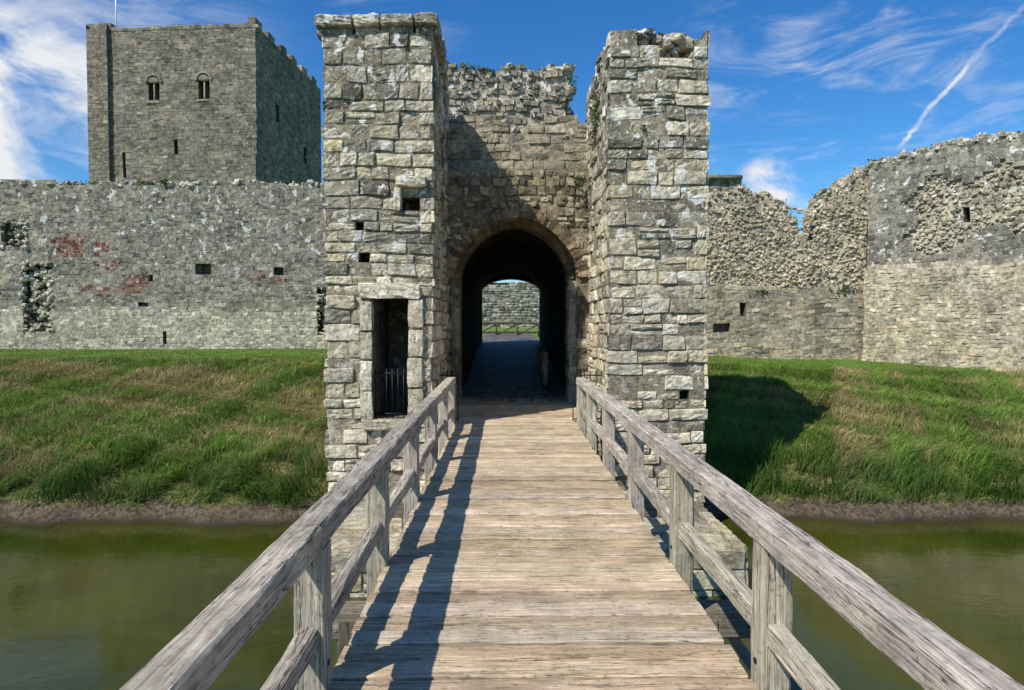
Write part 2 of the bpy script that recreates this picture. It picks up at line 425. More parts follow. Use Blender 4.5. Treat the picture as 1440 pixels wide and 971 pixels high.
def archpts(cx,hw,zs,rise,n=28):
    P=[];f=archf(cx,hw,zs,rise)
    for i in range(n+1):
        th=math.pi*(1-i/n);x=cx+hw*math.cos(th)
        P.append((x,f(min(max(x,cx-hw+1e-6),cx+hw-1e-6))))
    return P
A1=(.21,1.32,2.72,1.25)
def tunnel(acc,ar,y0,y1,zf,col,n=24,ny=1):
    P=[(ar[0]-ar[1],zf)]+archpts(*ar,n=n)+[(ar[0]+ar[1],zf)]
    V=[];m=len(P)
    for j in range(ny+1):
        y=y0+(y1-y0)*j/ny
        V+=[(x,y,z) for x,z in P]
    F=[[j*m+i,j*m+i+1,(j+1)*m+i+1,(j+1)*m+i] for j in range(ny) for i in range(m-1)]
    acc.add(V,F,col)
def archwall(acc,ar,y,x0,x1,zf,zt,col,n=40):
    P=archpts(*ar,n=n);V=[];F=[]
    for x,z in P: V+=[(x,y,z),(x,y,zt)]
    for i in range(n): F.append([2*i,2*i+2,2*i+3,2*i+1])
    acc.add(V,F,col)
    l,r=ar[0]-ar[1],ar[0]+ar[1]
    acc.add([(x0,y,zf),(l,y,zf),(l,y,zt),(x0,y,zt),(r,y,zf),(x1,y,zf),(x1,y,zt),(r,y,zt)],[[0,1,2,3],[4,5,6,7]],col)
def ring(acc,ar,y,w,dp,colf,wr=(.06,.14),jz=.02,vw=.15):
    P=archpts(*ar,n=200)
    L=[0]
    for i in range(200): L.append(L[-1]+math.dist(P[i],P[i+1]))
    def at(s):
        i=int(np.searchsorted(L,s,side='right'))-1;i=min(max(i,0),199);t=(s-L[i])/(L[i+1]-L[i]+1e-9)
        return np.array([P[i][0]+(P[i+1][0]-P[i][0])*t,P[i][1]+(P[i+1][1]-P[i][1])*t]),np.array([-(P[i+1][1]-P[i][1]),P[i+1][0]-P[i][0]])/(L[i+1]-L[i]+1e-9)
    T=L[-1];s=0
    while s<T-.02:
        wd=min(random.uniform(*wr),T-s)
        p0,n0=at(s+.004);p1,n1=at(s+wd-.004);s+=wd
        ww=w*random.uniform(1-vw,1+vw);ww2=ww*random.uniform(.93,1.07);yo=y-random.uniform(0,jz)
        q=[p0-n0*random.uniform(0,.03),p1-n1*random.uniform(0,.03),p1+n1*ww,p0+n0*ww2]
        V=[(c[0],yo+random.uniform(-.008,.008),c[1]) for c in q]+[(c[0],yo+dp,c[1]) for c in q]
        acc.add(V,[[0,1,2,3],[4,7,6,5],[0,4,5,1],[1,5,6,2],[2,6,7,3],[3,7,4,0]],colf())
a=Acc()
random.seed(5)
W=TRx[0]-TLx[1]+.1;gx0=TLx[1]-.05
cs=courses(-.1,6.3,(.1,.2))
def skp(u,z):
    x=gx0+u;f=archf(A1[0],A1[1]+.08,A1[2],A1[3]+.08)(x)
    return z<max(f,A1[2] if abs(x-A1[0])<A1[1]+.02 else -9)
gtop=lambda u:6.12-max(0,.45*n2(u,3,3.1,2))
def gcol(u,z):
    return pick([(.35,(.36,.31,.23)),(.3,(.45,.40,.31)),(.2,(.21,.185,.15)),(.15,(.54,.49,.39))])
masonry(a,(gx0,GY),(1,0),(0,-1),W,cs,lambda u:4.95,bw=(.1,.30),colf=gcol,out=(-.015,.08),skip=skp,sub=(5,5),mort=(.33,.29,.22),jit=.03)
cs2=courses(4.95,6.15,(.16,.24))
masonry(a,(gx0,GY+.22),(1,0),(0,-1),W,cs2,gtop,bw=(.22,.5),colf=lambda u,z:pick([(.5,(.35,.33,.27)),(.3,(.45,.42,.35)),(.2,(.24,.23,.2))]),sub=(6,5),jit=.016)
box(a,(gx0,GY+.02,4.9),(gx0+W,GY+.24,4.97),(.3,.28,.23))
archwall(a,A1,GY+.05,-2.2,2.5,-.5,4.8,(.2,.18,.14))
ring(a,A1,GY-.02,.22,.4,lambda:pick([(.40,(.28,.215,.15)),(.35,(.38,.325,.24)),(.25,(.16,.13,.10))]),vw=.35,jz=.06)
tunnel(a,A1,GY,GY+.6,-.5,(.3,.27,.2))
for (x,nxd) in ((A1[0]-A1[1]-.012,1),(A1[0]+A1[1]+.012,-1)):
    masonry(a,(x,GY+.0) if nxd<0 else (x,GY+.6),(0,1 if nxd<0 else -1),(nxd,0),.6,courses(-.1,2.75,(.22,.34)),lambda u:2.9,bw=(.3,.6),colf=lambda u,z:pick([(1,(.5,.45,.35))]),out=(0,.02))
A2=(.19,1.19,2.72,1.15)
archwall(a,A2,GY+.6,-1.4,1.8,-.5,4.6,(.2,.18,.14))
ring(a,A2,GY+.58,.11,.3,lambda:pick([(.6,(.22,.19,.14)),(.4,(.16,.14,.105))]),wr=(.1,.2))
tunnel(a,A2,GY+.6,GY+1.2,-.5,(.30,.27,.2))
masonry(a,(A2[0]+A2[1]+.005,GY+.6),(0,1),(-1,0),.6,courses(-.1,2.75,(.25,.36)),lambda u:2.9,bw=(.3,.6),colf=lambda u,z:pick([(1,(.56,.51,.4))]),out=(0,.02))
masonry(a,(A2[0]+A2[1]+.0,GY+.59),(1,0),(0,-1),.2,courses(-.1,2.75,(.25,.36)),lambda u:2.9,bw=(.3,.6),colf=lambda u,z:pick([(1,(.52,.47,.37))]),out=(0,.02))
masonry(a,(A2[0]-A2[1]-.2,GY+.59),(1,0),(0,-1),.2,courses(-.1,2.75,(.25,.36)),lambda u:2.9,bw=(.3,.6),colf=lambda u,z:pick([(1,(.38,.35,.28))]),out=(0,.02))
A3=(.21,1.33,2.9,1.0);A4=(.235,1.27,3.15,.5)
archwall(a,A3,GY+1.2,-1.6,1.95,-.5,4.6,(.2,.18,.14))
a.obj('gate_arch',M_vault,GH,warp=(.014,2.6),smooth=False)
a=Acc()
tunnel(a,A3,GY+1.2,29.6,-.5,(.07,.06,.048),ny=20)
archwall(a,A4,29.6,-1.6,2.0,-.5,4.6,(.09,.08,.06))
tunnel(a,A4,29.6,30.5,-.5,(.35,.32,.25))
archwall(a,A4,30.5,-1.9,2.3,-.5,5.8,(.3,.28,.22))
box(a,(-1.95,GY+1.25,-1.5),(-1.2,30.45,5.6),(.3,.28,.23));box(a,(1.6,GY+1.25,-1.5),(2.3,30.45,5.6),(.3,.28,.23))
box(a,(-1.2,GY+.3,4.62),(1.6,30.45,5.58),(.3,.28,.23))
box(a,(-2.9,GY+.32,-2),(-1.45,GY+1.22,4.9),(.3,.28,.23));box(a,(1.9,GY+.32,-2),(3.25,GY+1.22,4.9),(.3,.28,.23))
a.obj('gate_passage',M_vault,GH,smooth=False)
a=Acc();random.seed(9)
tp=interp([(0,7.3),(.3,7.52),(.7,7.35),(.9,7.5),(1.3,7.3),(1.6,7.58),(2.2,7.40),(2.62,7.5)])
cs=courses(5.4,7.7,(.1,.17))
tc=lambda u,z:pick([(.4,(.30,.28,.23)),(.3,(.42,.39,.32)),(.3,(.17,.16,.135))])
masonry(a,(-1.5,15.4),(1,0),(0,-1),2.85,cs,tp,bw=(.1,.26),colf=tc,out=(-.02,.09),sub=(4,4),jit=.022)
masonry(a,(1.35,15.4),(0,1),(1,0),2.4,cs,lambda u:7.4-u*.1,bw=(.1,.26),colf=tc,out=(-.02,.08),sub=(4,4),jit=.02)
core(a,(-1.5,15.4),(1,0),(0,-1),2.84,5.4,tp,2.4,(.22,.21,.18))
rubble(a,[(random.uniform(-1.45,1.42),random.uniform(15.4,17.5),7.40+random.uniform(-.1,.12)) for _ in range(230)],.08,.2,lambda:pick(TU))
rubble(a,[(random.uniform(1.25,1.42),15.42+random.uniform(0,.2),random.uniform(6.2,7.5)) for _ in range(50)],.1,.24,lambda:pick(TU))
rubble(a,[(random.uniform(-1.2,1.75),GY+random.uniform(.34,1.0),5.86+random.uniform(-.25,.14)) for _ in range(300)],.1,.26,lambda:pick(TU))
a.obj('upper_turret',M_tower,GH,warp=(.035,1.6),smooth=False)
a=Acc();random.seed(3)
cs=courses(-2.4,-1.2,(.2,.3));zt=cs[-1]
for (o,u,n,w) in (((-2.5,8.7),(1,0),(0,-1),5.6),((3.1,8.7),(0,1),(1,0),3.2),((-2.5,11.9),(0,-1),(-1,0),3.2)):
    masonry(a,o,u,n,w,cs,lambda u:9,bw=(.3,.8),colf=lambda u,z:pick(TL),out=(.02,.06),sub=(6,5))
x=-2.5
while x<3.1:
    w=min(random.uniform(.5,.9),3.15-x);y=8.68
    while y<11.6:
        d=random.uniform(.5,.9);roundbox(a,(x+w/2,y+d/2,zt-.06),(w-.02,d-.02,.2),pick(TL,.8),k=14,T=T6,jit=.004);y+=d
    x+=w
a.obj('bridge_abutment',M_tower,GH,warp=(.012,1.7),smooth=False)
m,nt,b=newmat('cobble_floor_mat');k=NB(nt);co=k.n('ShaderNodeTexCoord').outputs['Object']
vo=k.n('ShaderNodeTexVoronoi',feature='DISTANCE_TO_EDGE');vo.inputs['Scale'].default_value=3.2;k.l(k.vscale(co,(1.6,1,1)),vo.inputs['Vector'])
e=k.ramp(vo.outputs['Distance'],.0,.10)
c=k.mix(e,(.03,.027,.022),k.mix(k.ramp(k.noise(co,3),.35,.65),(.11,.098,.08),(.26,.235,.19)))
k.l(c,b.inputs['Base Color']);b.inputs['Roughness'].default_value=.62;k.l(k.bump(e,1.,.07),b.inputs['Normal'])
a=Acc();V=[];ysf=[16.2,20,25,30,34,40,47];zsf=[0.02,.18,.5,.82,.89,1.0,1.12]
for y,z in zip(ysf,zsf): V+=[(-1.15,y,z),(1.6,y,z)]
a.add(V,[[2*i,2*i+1,2*i+3,2*i+2] for i in range(len(ysf)-1)],(.3,.3,.3));a.obj('cobbled_path',m,smooth=False)
a=Acc()
for i,(y0,y1) in enumerate(((15.5,15.85),(15.86,16.2))):
    x=-1.1
    while x<1.55:
        w=min(random.uniform(.4,.7),1.58-x);roundbox(a,(x+w/2,(y0+y1)/2,-.06),(w-.015,y1-y0,.16),(.3,.28,.23),k=14,T=T6);x+=w
a.obj('stone_threshold',M_vault,GH)
# ------------------------------------------------------------------ curtain walls
GREY=[(.35,(.265,.255,.22)),(.27,(.20,.194,.17)),(.25,(.34,.325,.275)),(.13,(.135,.132,.12))]
PALE=[(.35,(.50,.465,.375)),(.3,(.57,.53,.43)),(.2,(.36,.335,.27)),(.15,(.62,.59,.50))]
RED=[(.6,(.23,.085,.065)),(.4,(.17,.07,.058))]
CY=26.
def pz(py,d): return EYE+(452-py)/960*d
def pxx(p,d): return (p-711)/960*d
CX0=-44.
reds=[(85,122,332,362),(138,160,342,358),(120,205,404,414),(178,205,390,412),(140,180,370,377),(355,402,384,394)]
reds=[(pxx(a_,CY),pxx(b_,CY),pz(d_,CY),pz(c_,CY)) for a_,b_,c_,d_ in reds]
def lcol(u,z):
    x=CX0+u
    for i,r in enumerate(reds):
        if r[0]-.15*random.random()<x<r[1]+.15*random.random() and r[2]-.08*random.random()<z<r[3]+.08*random.random():
            if random.random()<(.93 if i in(0,1,3) else .6): return pick(RED)
    t=z+random.uniform(-.12,.12)
    if t<2.25: return pick(PALE)
    if t<2.5: return pick([(.5,(.42,.39,.31)),(.5,(.28,.26,.22))])
    if n2(x,z,1.3,2)>.42: return pick([(.5,(.38,.34,.25)),(.5,(.30,.27,.21))])
    return pick(GREY)
ltop=lambda u:7.0+.12*n2(u,0,1.1,2)+.10*n2(u,0,5,1)+(.12 if 20<u<27 else 0)
a=Acc();random.seed(31)
hl=[(10,45,313,350,.35),(38,78,370,468,.4),(278,300,372,388,.4),(386,400,376,384,.3),(447,462,405,470,.5),(212,219,385,397,.3),(232,237,465,485,.3),(198,212,424,430,.2)]
hl=[(pxx(p0,CY)-CX0,pxx(p1,CY)-CX0,pz(q1,CY),pz(q0,CY),dd) for p0,p1,q0,q1,dd in hl]
cs=courses(.3,7.6,(.09,.155))
masonry(a,(CX0,CY),(1,0),(0,-1),42.2,cs,ltop,bw=(.13,.36),holes=hl,colf=lcol,out=(-.006,.022),sub=(4,4),mort=(.36,.34,.275),fr=.003,rec=.006,mm=.55,gap=.004,tilt=.014)
core(a,(CX0,CY),(1,0),(0,-1),42.2,.3,ltop,1.9,(.3,.28,.23),step=.4)
for h in hl[:2]+hl[4:5]:
    for _ in range(int(85*(h[3]-h[2])*(h[1]-h[0]))):
        x_=CX0+random.uniform(h[0]-.06,h[1]+.06);z_=random.uniform(h[2]-.05,h[3]+.05)
        eg=min(x_-CX0-h[0],h[1]-x_+CX0,z_-h[2],h[3]-z_);dp=.24 if eg>.10 else .05
        rubble(a,[(x_,CY+dp+random.uniform(-.05,.06),z_)],.09,.2,lambda:pick(PALE))
rubble(a,[(random.uniform(-30,-2),CY+random.uniform(.05,1.8),6.97+random.uniform(-.12,.12)) for _ in range(1900)],.08,.24,lambda:pick(PALE+GREY) if random.random()<.5 else pick(PALE))
a.obj('stone_curtain_wall',M_curt,warp=(.02,1.1),smooth=False)
RY=25.;RX0=1.9
rt=[(700,300),(990,280),(1010,266),(1025,270),(1042,262),(1062,272),(1080,268),(1100,282),(1112,300),(1122,308),(1128,330),(1138,340),(1147,330),(1150,306),(1155,278),(1165,268),(1178,262),(1190,252),(1200,244),(1225,228),(1300,215)]
rtop_=interp([(pxx(p,RY)-RX0,pz(q,RY)) for p,q in rt])
rtop=lambda u:rtop_(u)+.16*n2(u,0,6,1)
def rcol(u,z):
    t=z+.25*n2(u,z,1.5,4)
    if t>2.95: return pick([(.35,(.52,.47,.37)),(.3,(.61,.57,.46)),(.2,(.36,.33,.27)),(.15,(.21,.195,.165))])
    return pick([(.4,(.48,.44,.36)),(.3,(.36,.335,.28)),(.2,(.26,.245,.21)),(.1,(.52,.44,.32))])
a=Acc();random.seed(17)
def hole_r(p0,p1,q0,q1,d=.4): return (pxx(p0,RY)-RX0,pxx(p1,RY)-RX0,pz(q1,RY),pz(q0,RY),d)
WR=13.6-RX0
cl_=courses(.0,2.9,(.12,.18));cu=courses(cl_[-1],8.3,(.07,.12))
masonry(a,(RX0,RY),(1,0),(0,-1),WR,cl_,rtop,bw=(.16,.42),colf=rcol,holes=[hole_r(1040,1049,430,445),hole_r(1003,1028,456,468,.3)],out=(-.01,.03),sub=(4,4),mm=.4,rec=.008,tilt=.015)
masonry(a,(RX0,RY+.08),(1,0),(0,-1),WR,cu,rtop,bw=(.07,.16),colf=rcol,out=(-.02,.05),sub=(4,4),mort=(.50,.46,.36),jit=.03,mm=.2,tilt=.04)
core(a,(RX0,RY+.1),(1,0),(0,-1),WR,0,rtop,1.2,(.4,.37,.29),step=.15)
for _ in range(1900):
    u=random.uniform(0,WR);roundbox(a,(RX0+u,RY+random.uniform(.05,1.3),rtop(u)-.1+random.uniform(-.1,.08)),tuple(random.uniform(.07,.2) for _ in range(3)),pick(PALE),k=3.2,T=T2,jit=.016)
rubble(a,[(RX0+random.uniform(4,WR),RY+.075,random.uniform(3.,6.)) for _ in range(1500)],.06,.13,lambda:pick([(.5,(.54,.49,.39)),(.3,(.62,.58,.48)),(.2,(.32,.29,.24))]))
a.obj('stone_curtain_wall',M_rub,warp=(.06,1.2),smooth=False)
BC=np.array([12.95,24.6]);BE=np.array([17.6,17.9])
bu=(BE-BC);BW=np.linalg.norm(bu);bu/=BW;bn=np.array([bu[1],-bu[0]])
if bn.dot(-BC)<0: bn=-bn
btop=lambda u:7.45+.22*math.sin(u*.6)+.12*n2(u,0,3,1)+.16*n2(u,1,8,4)
def patch(u,z): return (1.6+.3*math.sin(z*5)<u<5.2+.35*math.sin(z*4)) and 4.4+.4*math.sin(u*2)<z<6.5+.3*math.sin(u*3.1+1)
def bcol(u,z):
    t=z+.12*n2(u,z,2,3)
    if t>3.75: return pick(GREY)
    if t>3.3: return pick([(.5,(.62,.57,.45)),(.5,(.50,.45,.35))])
    return pick([(.4,(.54,.49,.38)),(.3,(.46,.42,.33)),(.2,(.38,.35,.28)),(.1,(.54,.44,.32))])
a=Acc();random.seed(41)
c1=courses(-.4,3.6,(.09,.15));c2=courses(c1[-1],8.0,(.11,.19))
Cb=BC-bn*.14
masonry(a,tuple(BC),tuple(bu),tuple(bn),BW,c1,btop,bw=(.14,.36),colf=bcol,out=(-.005,.035),sub=(4,4),jit=.015,mm=.4,mort=(.5,.45,.34))
masonry(a,tuple(Cb),tuple(bu),tuple(bn),BW,c2,btop,bw=(.14,.36),colf=bcol,out=(-.005,.025),sub=(4,4),skip=patch,mort=(.32,.30,.25),mm=.5,rec=.008,tilt=.014)
cp=courses(4.,7.,(.07,.12))
PC=[(.5,(.56,.51,.40)),(.3,(.46,.42,.33)),(.2,(.3,.27,.22))]
masonry(a,tuple(Cb-bn*.10),tuple(bu),tuple(bn),BW,cp,btop,bw=(.08,.18),holes=[(3.1,3.3,5.0,5.5,.6)],colf=lambda u,z:pick(PC),out=(-.03,.07),sub=(4,4),mort=(.48,.44,.34),skip=lambda u,z:not(1.2<u<5.7 and 4.<z<7.1))
for _ in range(600):
    u=random.uniform(1.4,5.5);z=random.uniform(4.1,6.8)
    if (3.0<u<3.4 and 4.9<z<5.6):continue
    p=Cb+bu*u-bn*(.08 if patch(u,z) else .03)
    rubble(a,[(p[0],p[1],z)] if patch(u,z) or random.random()<.12 else [],.06,.14,lambda:pick(PC))
core(a,tuple(Cb),tuple(bu),tuple(bn),BW,-.4,btop,2.,(.3,.28,.23))
masonry(a,tuple(BE),(1,0),(0,-1),14,courses(-.6,7.5,(.12,.2)),lambda u:7.4,bw=(.2,.5),colf=bcol,out=(0,.04),sub=(4,4))
core(a,tuple(BE),(1,0),(0,-1),14,-.6,lambda u:7.4,2.,(.25,.24,.2))
for _ in range(1400):
    u=random.uniform(0,BW);p=Cb+bu*u-bn*random.uniform(0,1.9)
    roundbox(a,(p[0],p[1],btop(u)-.1+random.uniform(-.1,.12)),tuple(random.uniform(.07,.24) for _ in range(3)),pick(PALE),k=3.2,T=T2,jit=.018)
a.obj('ruined_bastion_wall',M_curt,warp=(.04,1.2),smooth=False)
a=Acc();random.seed(8)
masonry(a,(-12,62),(1,0),(0,-1),30,courses(.8,5.4,(.2,.3)),lambda u:5.4+.2*math.sin(u),bw=(.3,.7),colf=lambda u,z:pick(GREY+PALE),sub=(4,4),out=(0,.05))
core(a,(-12,62),(1,0),(0,-1),30,.8,lambda u:5.4,1.5,(.3,.28,.24))
a.obj('inner_ward_wall',M_curt)
a=Acc()
masonry(a,(10,45),(1,0),(0,-1),5.5,courses(1,11.0,(.3,.4)),lambda u:20,bw=(.4,.9),colf=lambda u,z:pick(GREY),sub=(4,4),out=(0,.08))
core(a,(10,45),(1,0),(0,-1),5.5,1,lambda u:11.2,5,(.2,.19,.17))
roundbox(a,(12.75,47.4,11.25),(5.8,5.4,.3),(.25,.24,.2),k=14,T=T6)
a.obj('distant_stone_tower',M_keep)
# ------------------------------------------------------------------ keep
KP=empty('castle_keep');random.seed(77)
an=math.radians(4);fw=np.array([math.sin(an),math.cos(an)]);rt_=np.array([math.cos(an),-math.sin(an)])
K1=np.array([-23.4,65.]);KW=16.2;KD=18.;K0=K1-rt_*KW
KZ=pz(44,65.)
KL=[(.35,(.27,.25,.21)),(.3,(.22,.205,.175)),(.2,(.33,.305,.25)),(.15,(.165,.155,.13))]
def ku(p): return (pxx(p,65.)-K0[0])/rt_[0]
cs=courses(1,KZ-.2,(.24,.34))
a=Acc();oc=[random.uniform(0,.04) for _ in cs]
hk=[(ku(220)-.55,ku(220)+.55,22.6,24.6,.9),(ku(292)-.55,ku(292)+.55,22.7,24.7,.9),(ku(250)-.18,ku(250)+.18,17.7,19.0,.6),(ku(175)-.15,ku(175)+.15,15.5,18,.6)]
kc=lambda u,z:pick(KL)
kk=dict(bw=(.35,.8),colf=kc,out=(-.015,.035),sub=(4,4),mort=(.25,.23,.19),gap=.01,rec=.01,mm=.4)
masonry(a,tuple(K0),tuple(rt_),tuple(-fw),KW,cs,lambda u:99,holes=hk,cr=oc,**kk)
masonry(a,tuple(K1),tuple(fw),tuple(rt_),KD,cs,lambda u:99,holes=[(4.6,5.5,21.8,23.6,.9),(12.3,13.2,19.5,21.4,.9)],cl=oc,**kk)
ctop=cs[-1]
for u in np.arange(0,KW,.55):
    h=.35+.12*n2(u,0,1.5,3)+(.45 if u<1.9 else 0)+random.uniform(-.08,.08)
    p=K0+rt_*(u+.27)+fw*.35;roundbox(a,(p[0],p[1],ctop+h/2-.1),(.58,.8,h),kc(0,0),k=14,T=T6,rot=-an)
u=0
while u<KD:
    mer=(int(u/1.5)%2==0);h=1.0 if mer else .35
    p=K1+fw*(u+.25)-rt_*.35;roundbox(a,(p[0],p[1],ctop+h/2-.1),(.8,.55,h+random.uniform(-.2,.15)),kc(0,0),k=10,T=T6,rot=-an);u+=.5
P=[K0,K1,K1+fw*KD,K0+fw*KD]
a.add([(p[0],p[1],ctop-.05) for p in P]+[(p[0],p[1],1) for p in P],[[0,1,2,3],[2,3,7,6],[3,0,4,7]],(.18,.17,.14))
def pil(u0,w,z1,pr=.35):
    o=K0+rt_*u0-fw*pr
    masonry(a,tuple(o),tuple(rt_),tuple(-fw),w,cs,lambda u:z1,**kk)
    for q in (o+rt_*w,o):
        q2=q+fw*pr;a.add([(q[0],q[1],1),(q2[0],q2[1],1),(q2[0],q2[1],z1),(q[0],q[1],z1)],[[0,1,2,3]],(.2,.18,.15))
pil(0,2.0,KZ+.4);pil(KW-1.2,1.2,17.5,.25)
a.obj('walls',M_keep,KP,warp=(.03,.8),smooth=False)
a=Acc()
for uc,zc in ((ku(220),24.35),(ku(292),24.45)):
    c0=K0+rt_*uc
    for i in range(11):
        th=math.pi*(i+.5)/11;r=.72
        p=c0+rt_*r*math.cos(th)-fw*.06;roundbox(a,(p[0],p[1],zc+r*math.sin(th)),(.24,.22,.24),(.3,.28,.23),k=5,T=T2)
    p=c0+fw*.02;roundbox(a,(p[0],p[1],zc+.25),(1.1,.25,.62),(.25,.23,.19),k=3)
    p=c0+fw*.1;roundbox(a,(p[0],p[1],zc-.9),(.16,.2,1.8),(.34,.31,.26),k=6)
    roundbox(a,(p[0],p[1],zc-1.85),(1.4,.35,.2),(.32,.29,.24),k=8)
a.obj('window_stonework',M_keep,KP)
a=Acc()
fp=K0+rt_*2.1+fw*1
beam(a,(fp[0],fp[1],ctop-1),(fp[0],fp[1],ctop+5),.12,.12,(.8,.8,.8),ch=.03,seg=1,nz=0,up=(0,1,0))
a.obj('flagpole',plain('white_paint',(.75,.75,.75),.4,0,.05))
a=Acc()
q0=fp;q1=K0+rt_*10.5+fw*1
for t in np.linspace(0,1,8):
    p=q0+(q1-q0)*t;beam(a,(p[0],p[1],ctop-.2),(p[0],p[1],ctop+.85),.04,.04,(.3,.3,.3),ch=.01,seg=1,nz=0,up=(0,1,0))
beam(a,(q0[0],q0[1],ctop+.85),(q1[0],q1[1],ctop+.85),.04,.04,(.3,.3,.3),ch=.01,seg=1,nz=0)
a.obj('roof_railing',plain('galv_rail',(.3,.32,.32),.5,.3),KP)
# ------------------------------------------------------------------ footbridge
FB=empty('wooden_footbridge');random.seed(55)
def wcol(L=((.57,.44,.29),(.51,.39,.255),(.65,.52,.36),(.46,.355,.24),(.56,.46,.33))):
    c=random.choice(L);f=random.uniform(.84,1.1);return (c[0]*f,c[1]*f*random.uniform(.97,1.02),c[2]*f*random.uniform(.93,1.05))
a=Acc();y=-3.
while y<15.3:
    w=random.uniform(.165,.215);z=random.uniform(-.010,.008)
    sk=random.uniform(-.006,.006)
    l=-.885+random.uniform(-.012,.012);r=1.235+random.uniform(-.015,.015)
    if y>12.2: l,r=-1.1,1.55
    beam(a,(l,y+w/2-sk,z-.03),(r,y+w/2+sk,z-.03+random.uniform(-.004,.004)),w-random.uniform(.014,.026),.06,wcol(),ch=.007,seg=22,nz=.0024,nf=4)
    y+=w
a.obj('deck_planks',M_deck,FB,smooth=False)
a=Acc()
RC=((.47,.41,.32),(.52,.455,.355),(.43,.375,.30))
py=[-2.0,-.2,1.55,3.3,5.0,6.8,8.6,10.3,11.72]
LX=-.945;RXx=1.305
for side,x in ((-1,LX),(1,RXx)):
    cuts=[-3,1.6,6.85,11.86] if side>0 else [-3,3.2,8.65,11.86]
    for i in range(3):
        beam(a,(x,cuts[i]+.004,.765),(x,cuts[i+1]-.004,.765+random.uniform(-.006,.006)),.150,.125,wcol(RC),ch=.012,seg=int((cuts[i+1]-cuts[i])/.09),nz=.0030,nf=2.6)
    for i in range(len(py)-1):
        beam(a,(x,py[i]+.05,.27+random.uniform(-.01,.01)),(x,py[i+1]-.05,.27+random.uniform(-.01,.01)),.085,.115,wcol(RC),ch=.010,seg=16,nz=.003,nf=2.2)
a.obj('handrails',M_rail,FB,smooth=False)
a=Acc()
for x in (LX,RXx):
    for yy in py:
        beam(a,(x,yy,-.35),(x+random.uniform(-.008,.008),yy,.705),.145,.145,wcol(RC),ch=.008,seg=8,nz=.003,up=(0,1,0))
for yy in (1.5,5.0,8.2):
    for x in (-1.15,.18,1.5):
        beam(a,(x,yy+.15,-3.0),(x,yy+.15,-.45),.24,.24,wcol(((.15,.13,.1),)),ch=.03,seg=6,nz=.004,up=(0,1,0))
a.obj('posts',M_post,FB,smooth=False)
a=Acc()
for x in (-.70,.18,1.05):
    beam(a,(x,-3,-.22),(x,11.6,-.22),.2,.30,wcol(((.2,.17,.13),)),seg=10)
a.obj('stringers',M_rail,FB,smooth=False)
a=Acc()
for yy in (1.5,5.0,8.2): beam(a,(-1.5,yy+.15,-.49),(1.85,yy+.15,-.49),.22,.22,wcol(((.2,.17,.13),)),seg=6)
a.obj('cross_beams',M_deck,FB,smooth=False)
a=Acc()
for x,s in ((LX,1),(RXx,-1)):
    for yy in py:
        roundbox(a,(x+s*.076,yy,.12),(.012,.03,.03),(.05,.05,.05),k=3,T=T2)
a.obj('bolts',M_iron,FB)
def fence(name,p0,p1,z,h,n,brace=False,col=(.3,.18,.1),th=.09):
    a=Acc();p0=np.array(p0);p1=np.array(p1)
    for i in range(n+1):
        p=p0+(p1-p0)*i/n;beam(a,(p[0],p[1],z),(p[0],p[1],z+h),th,th,col,seg=2,nz=.002,up=(0,1,0))
    for hh in (h-.06,.3*h):
        beam(a,(p0[0],p0[1],z+hh),(p1[0],p1[1],z+hh),.07,.11,col,seg=4,nz=.002)
    if brace:
        for i in range(n):
            q0=p0+(p1-p0)*i/n;q1=p0+(p1-p0)*(i+1)/n
            beam(a,(q0[0],q0[1]+.03,z+.1),(q1[0],q1[1]+.03,z+h-.12),.05,.07,col,seg=1,nz=0)
    return a.obj(name,M_post)
fence('wooden_handrail',(1.05,18.0),(1.12,22.6),.12,.85,4,col=(.7,.42,.22),th=.12)
fence('yard_fence',(-3,40.),(4.4,40.),.9,.85,6,brace=True,col=(.09,.07,.05))
# ------------------------------------------------------------------ grass
m,nt,b=newmat('grass_blades');M_grass=m;k=NB(nt)
at=k.n('ShaderNodeAttribute',attribute_name='Col').outputs['Color']
k.l(at,b.inputs['Base Color']);b.inputs['Roughness'].default_value=.6;b.inputs['Specular IOR Level'].default_value=.2
tr=k.n('ShaderNodeBsdfTranslucent');k.l(at,tr.inputs['Color']);mx=k.n('ShaderNodeMixShader');mx.inputs[0].default_value=.3
k.l(b.outputs[0],mx.inputs[1]);k.l(tr.outputs[0],mx.inputs[2]);k.l(mx.outputs[0],nt.nodes['Material Output'].inputs['Surface'])
def blades(name,V,C,n,mat):
    me=bpy.data.meshes.new(name)
    nv=len(V);me.vertices.add(nv);me.vertices.foreach_set('co',V.astype(np.float32).ravel())
    i=np.arange(n)*5
    li=np.stack([i,i+1,i+2,i+3,i+3,i+2,i+4],1).ravel()
    me.loops.add(len(li));me.loops.foreach_set('vertex_index',li.astype(np.int32))
    ls=np.stack([np.arange(n)*7,np.arange(n)*7+4],1).ravel()
    me.polygons.add(2*n);me.polygons.foreach_set('loop_start',ls.astype(np.int32))
    me.update(calc_edges=True);me.validate()
    at=me.color_attributes.new('Col','FLOAT_COLOR','POINT')
    at.data.foreach_set('color',np.hstack([C,np.ones((nv,1))]).astype(np.float32).ravel())
    me.materials.append(mat);o=bpy.data.objects.new(name,me);sc.collection.objects.link(o);return o
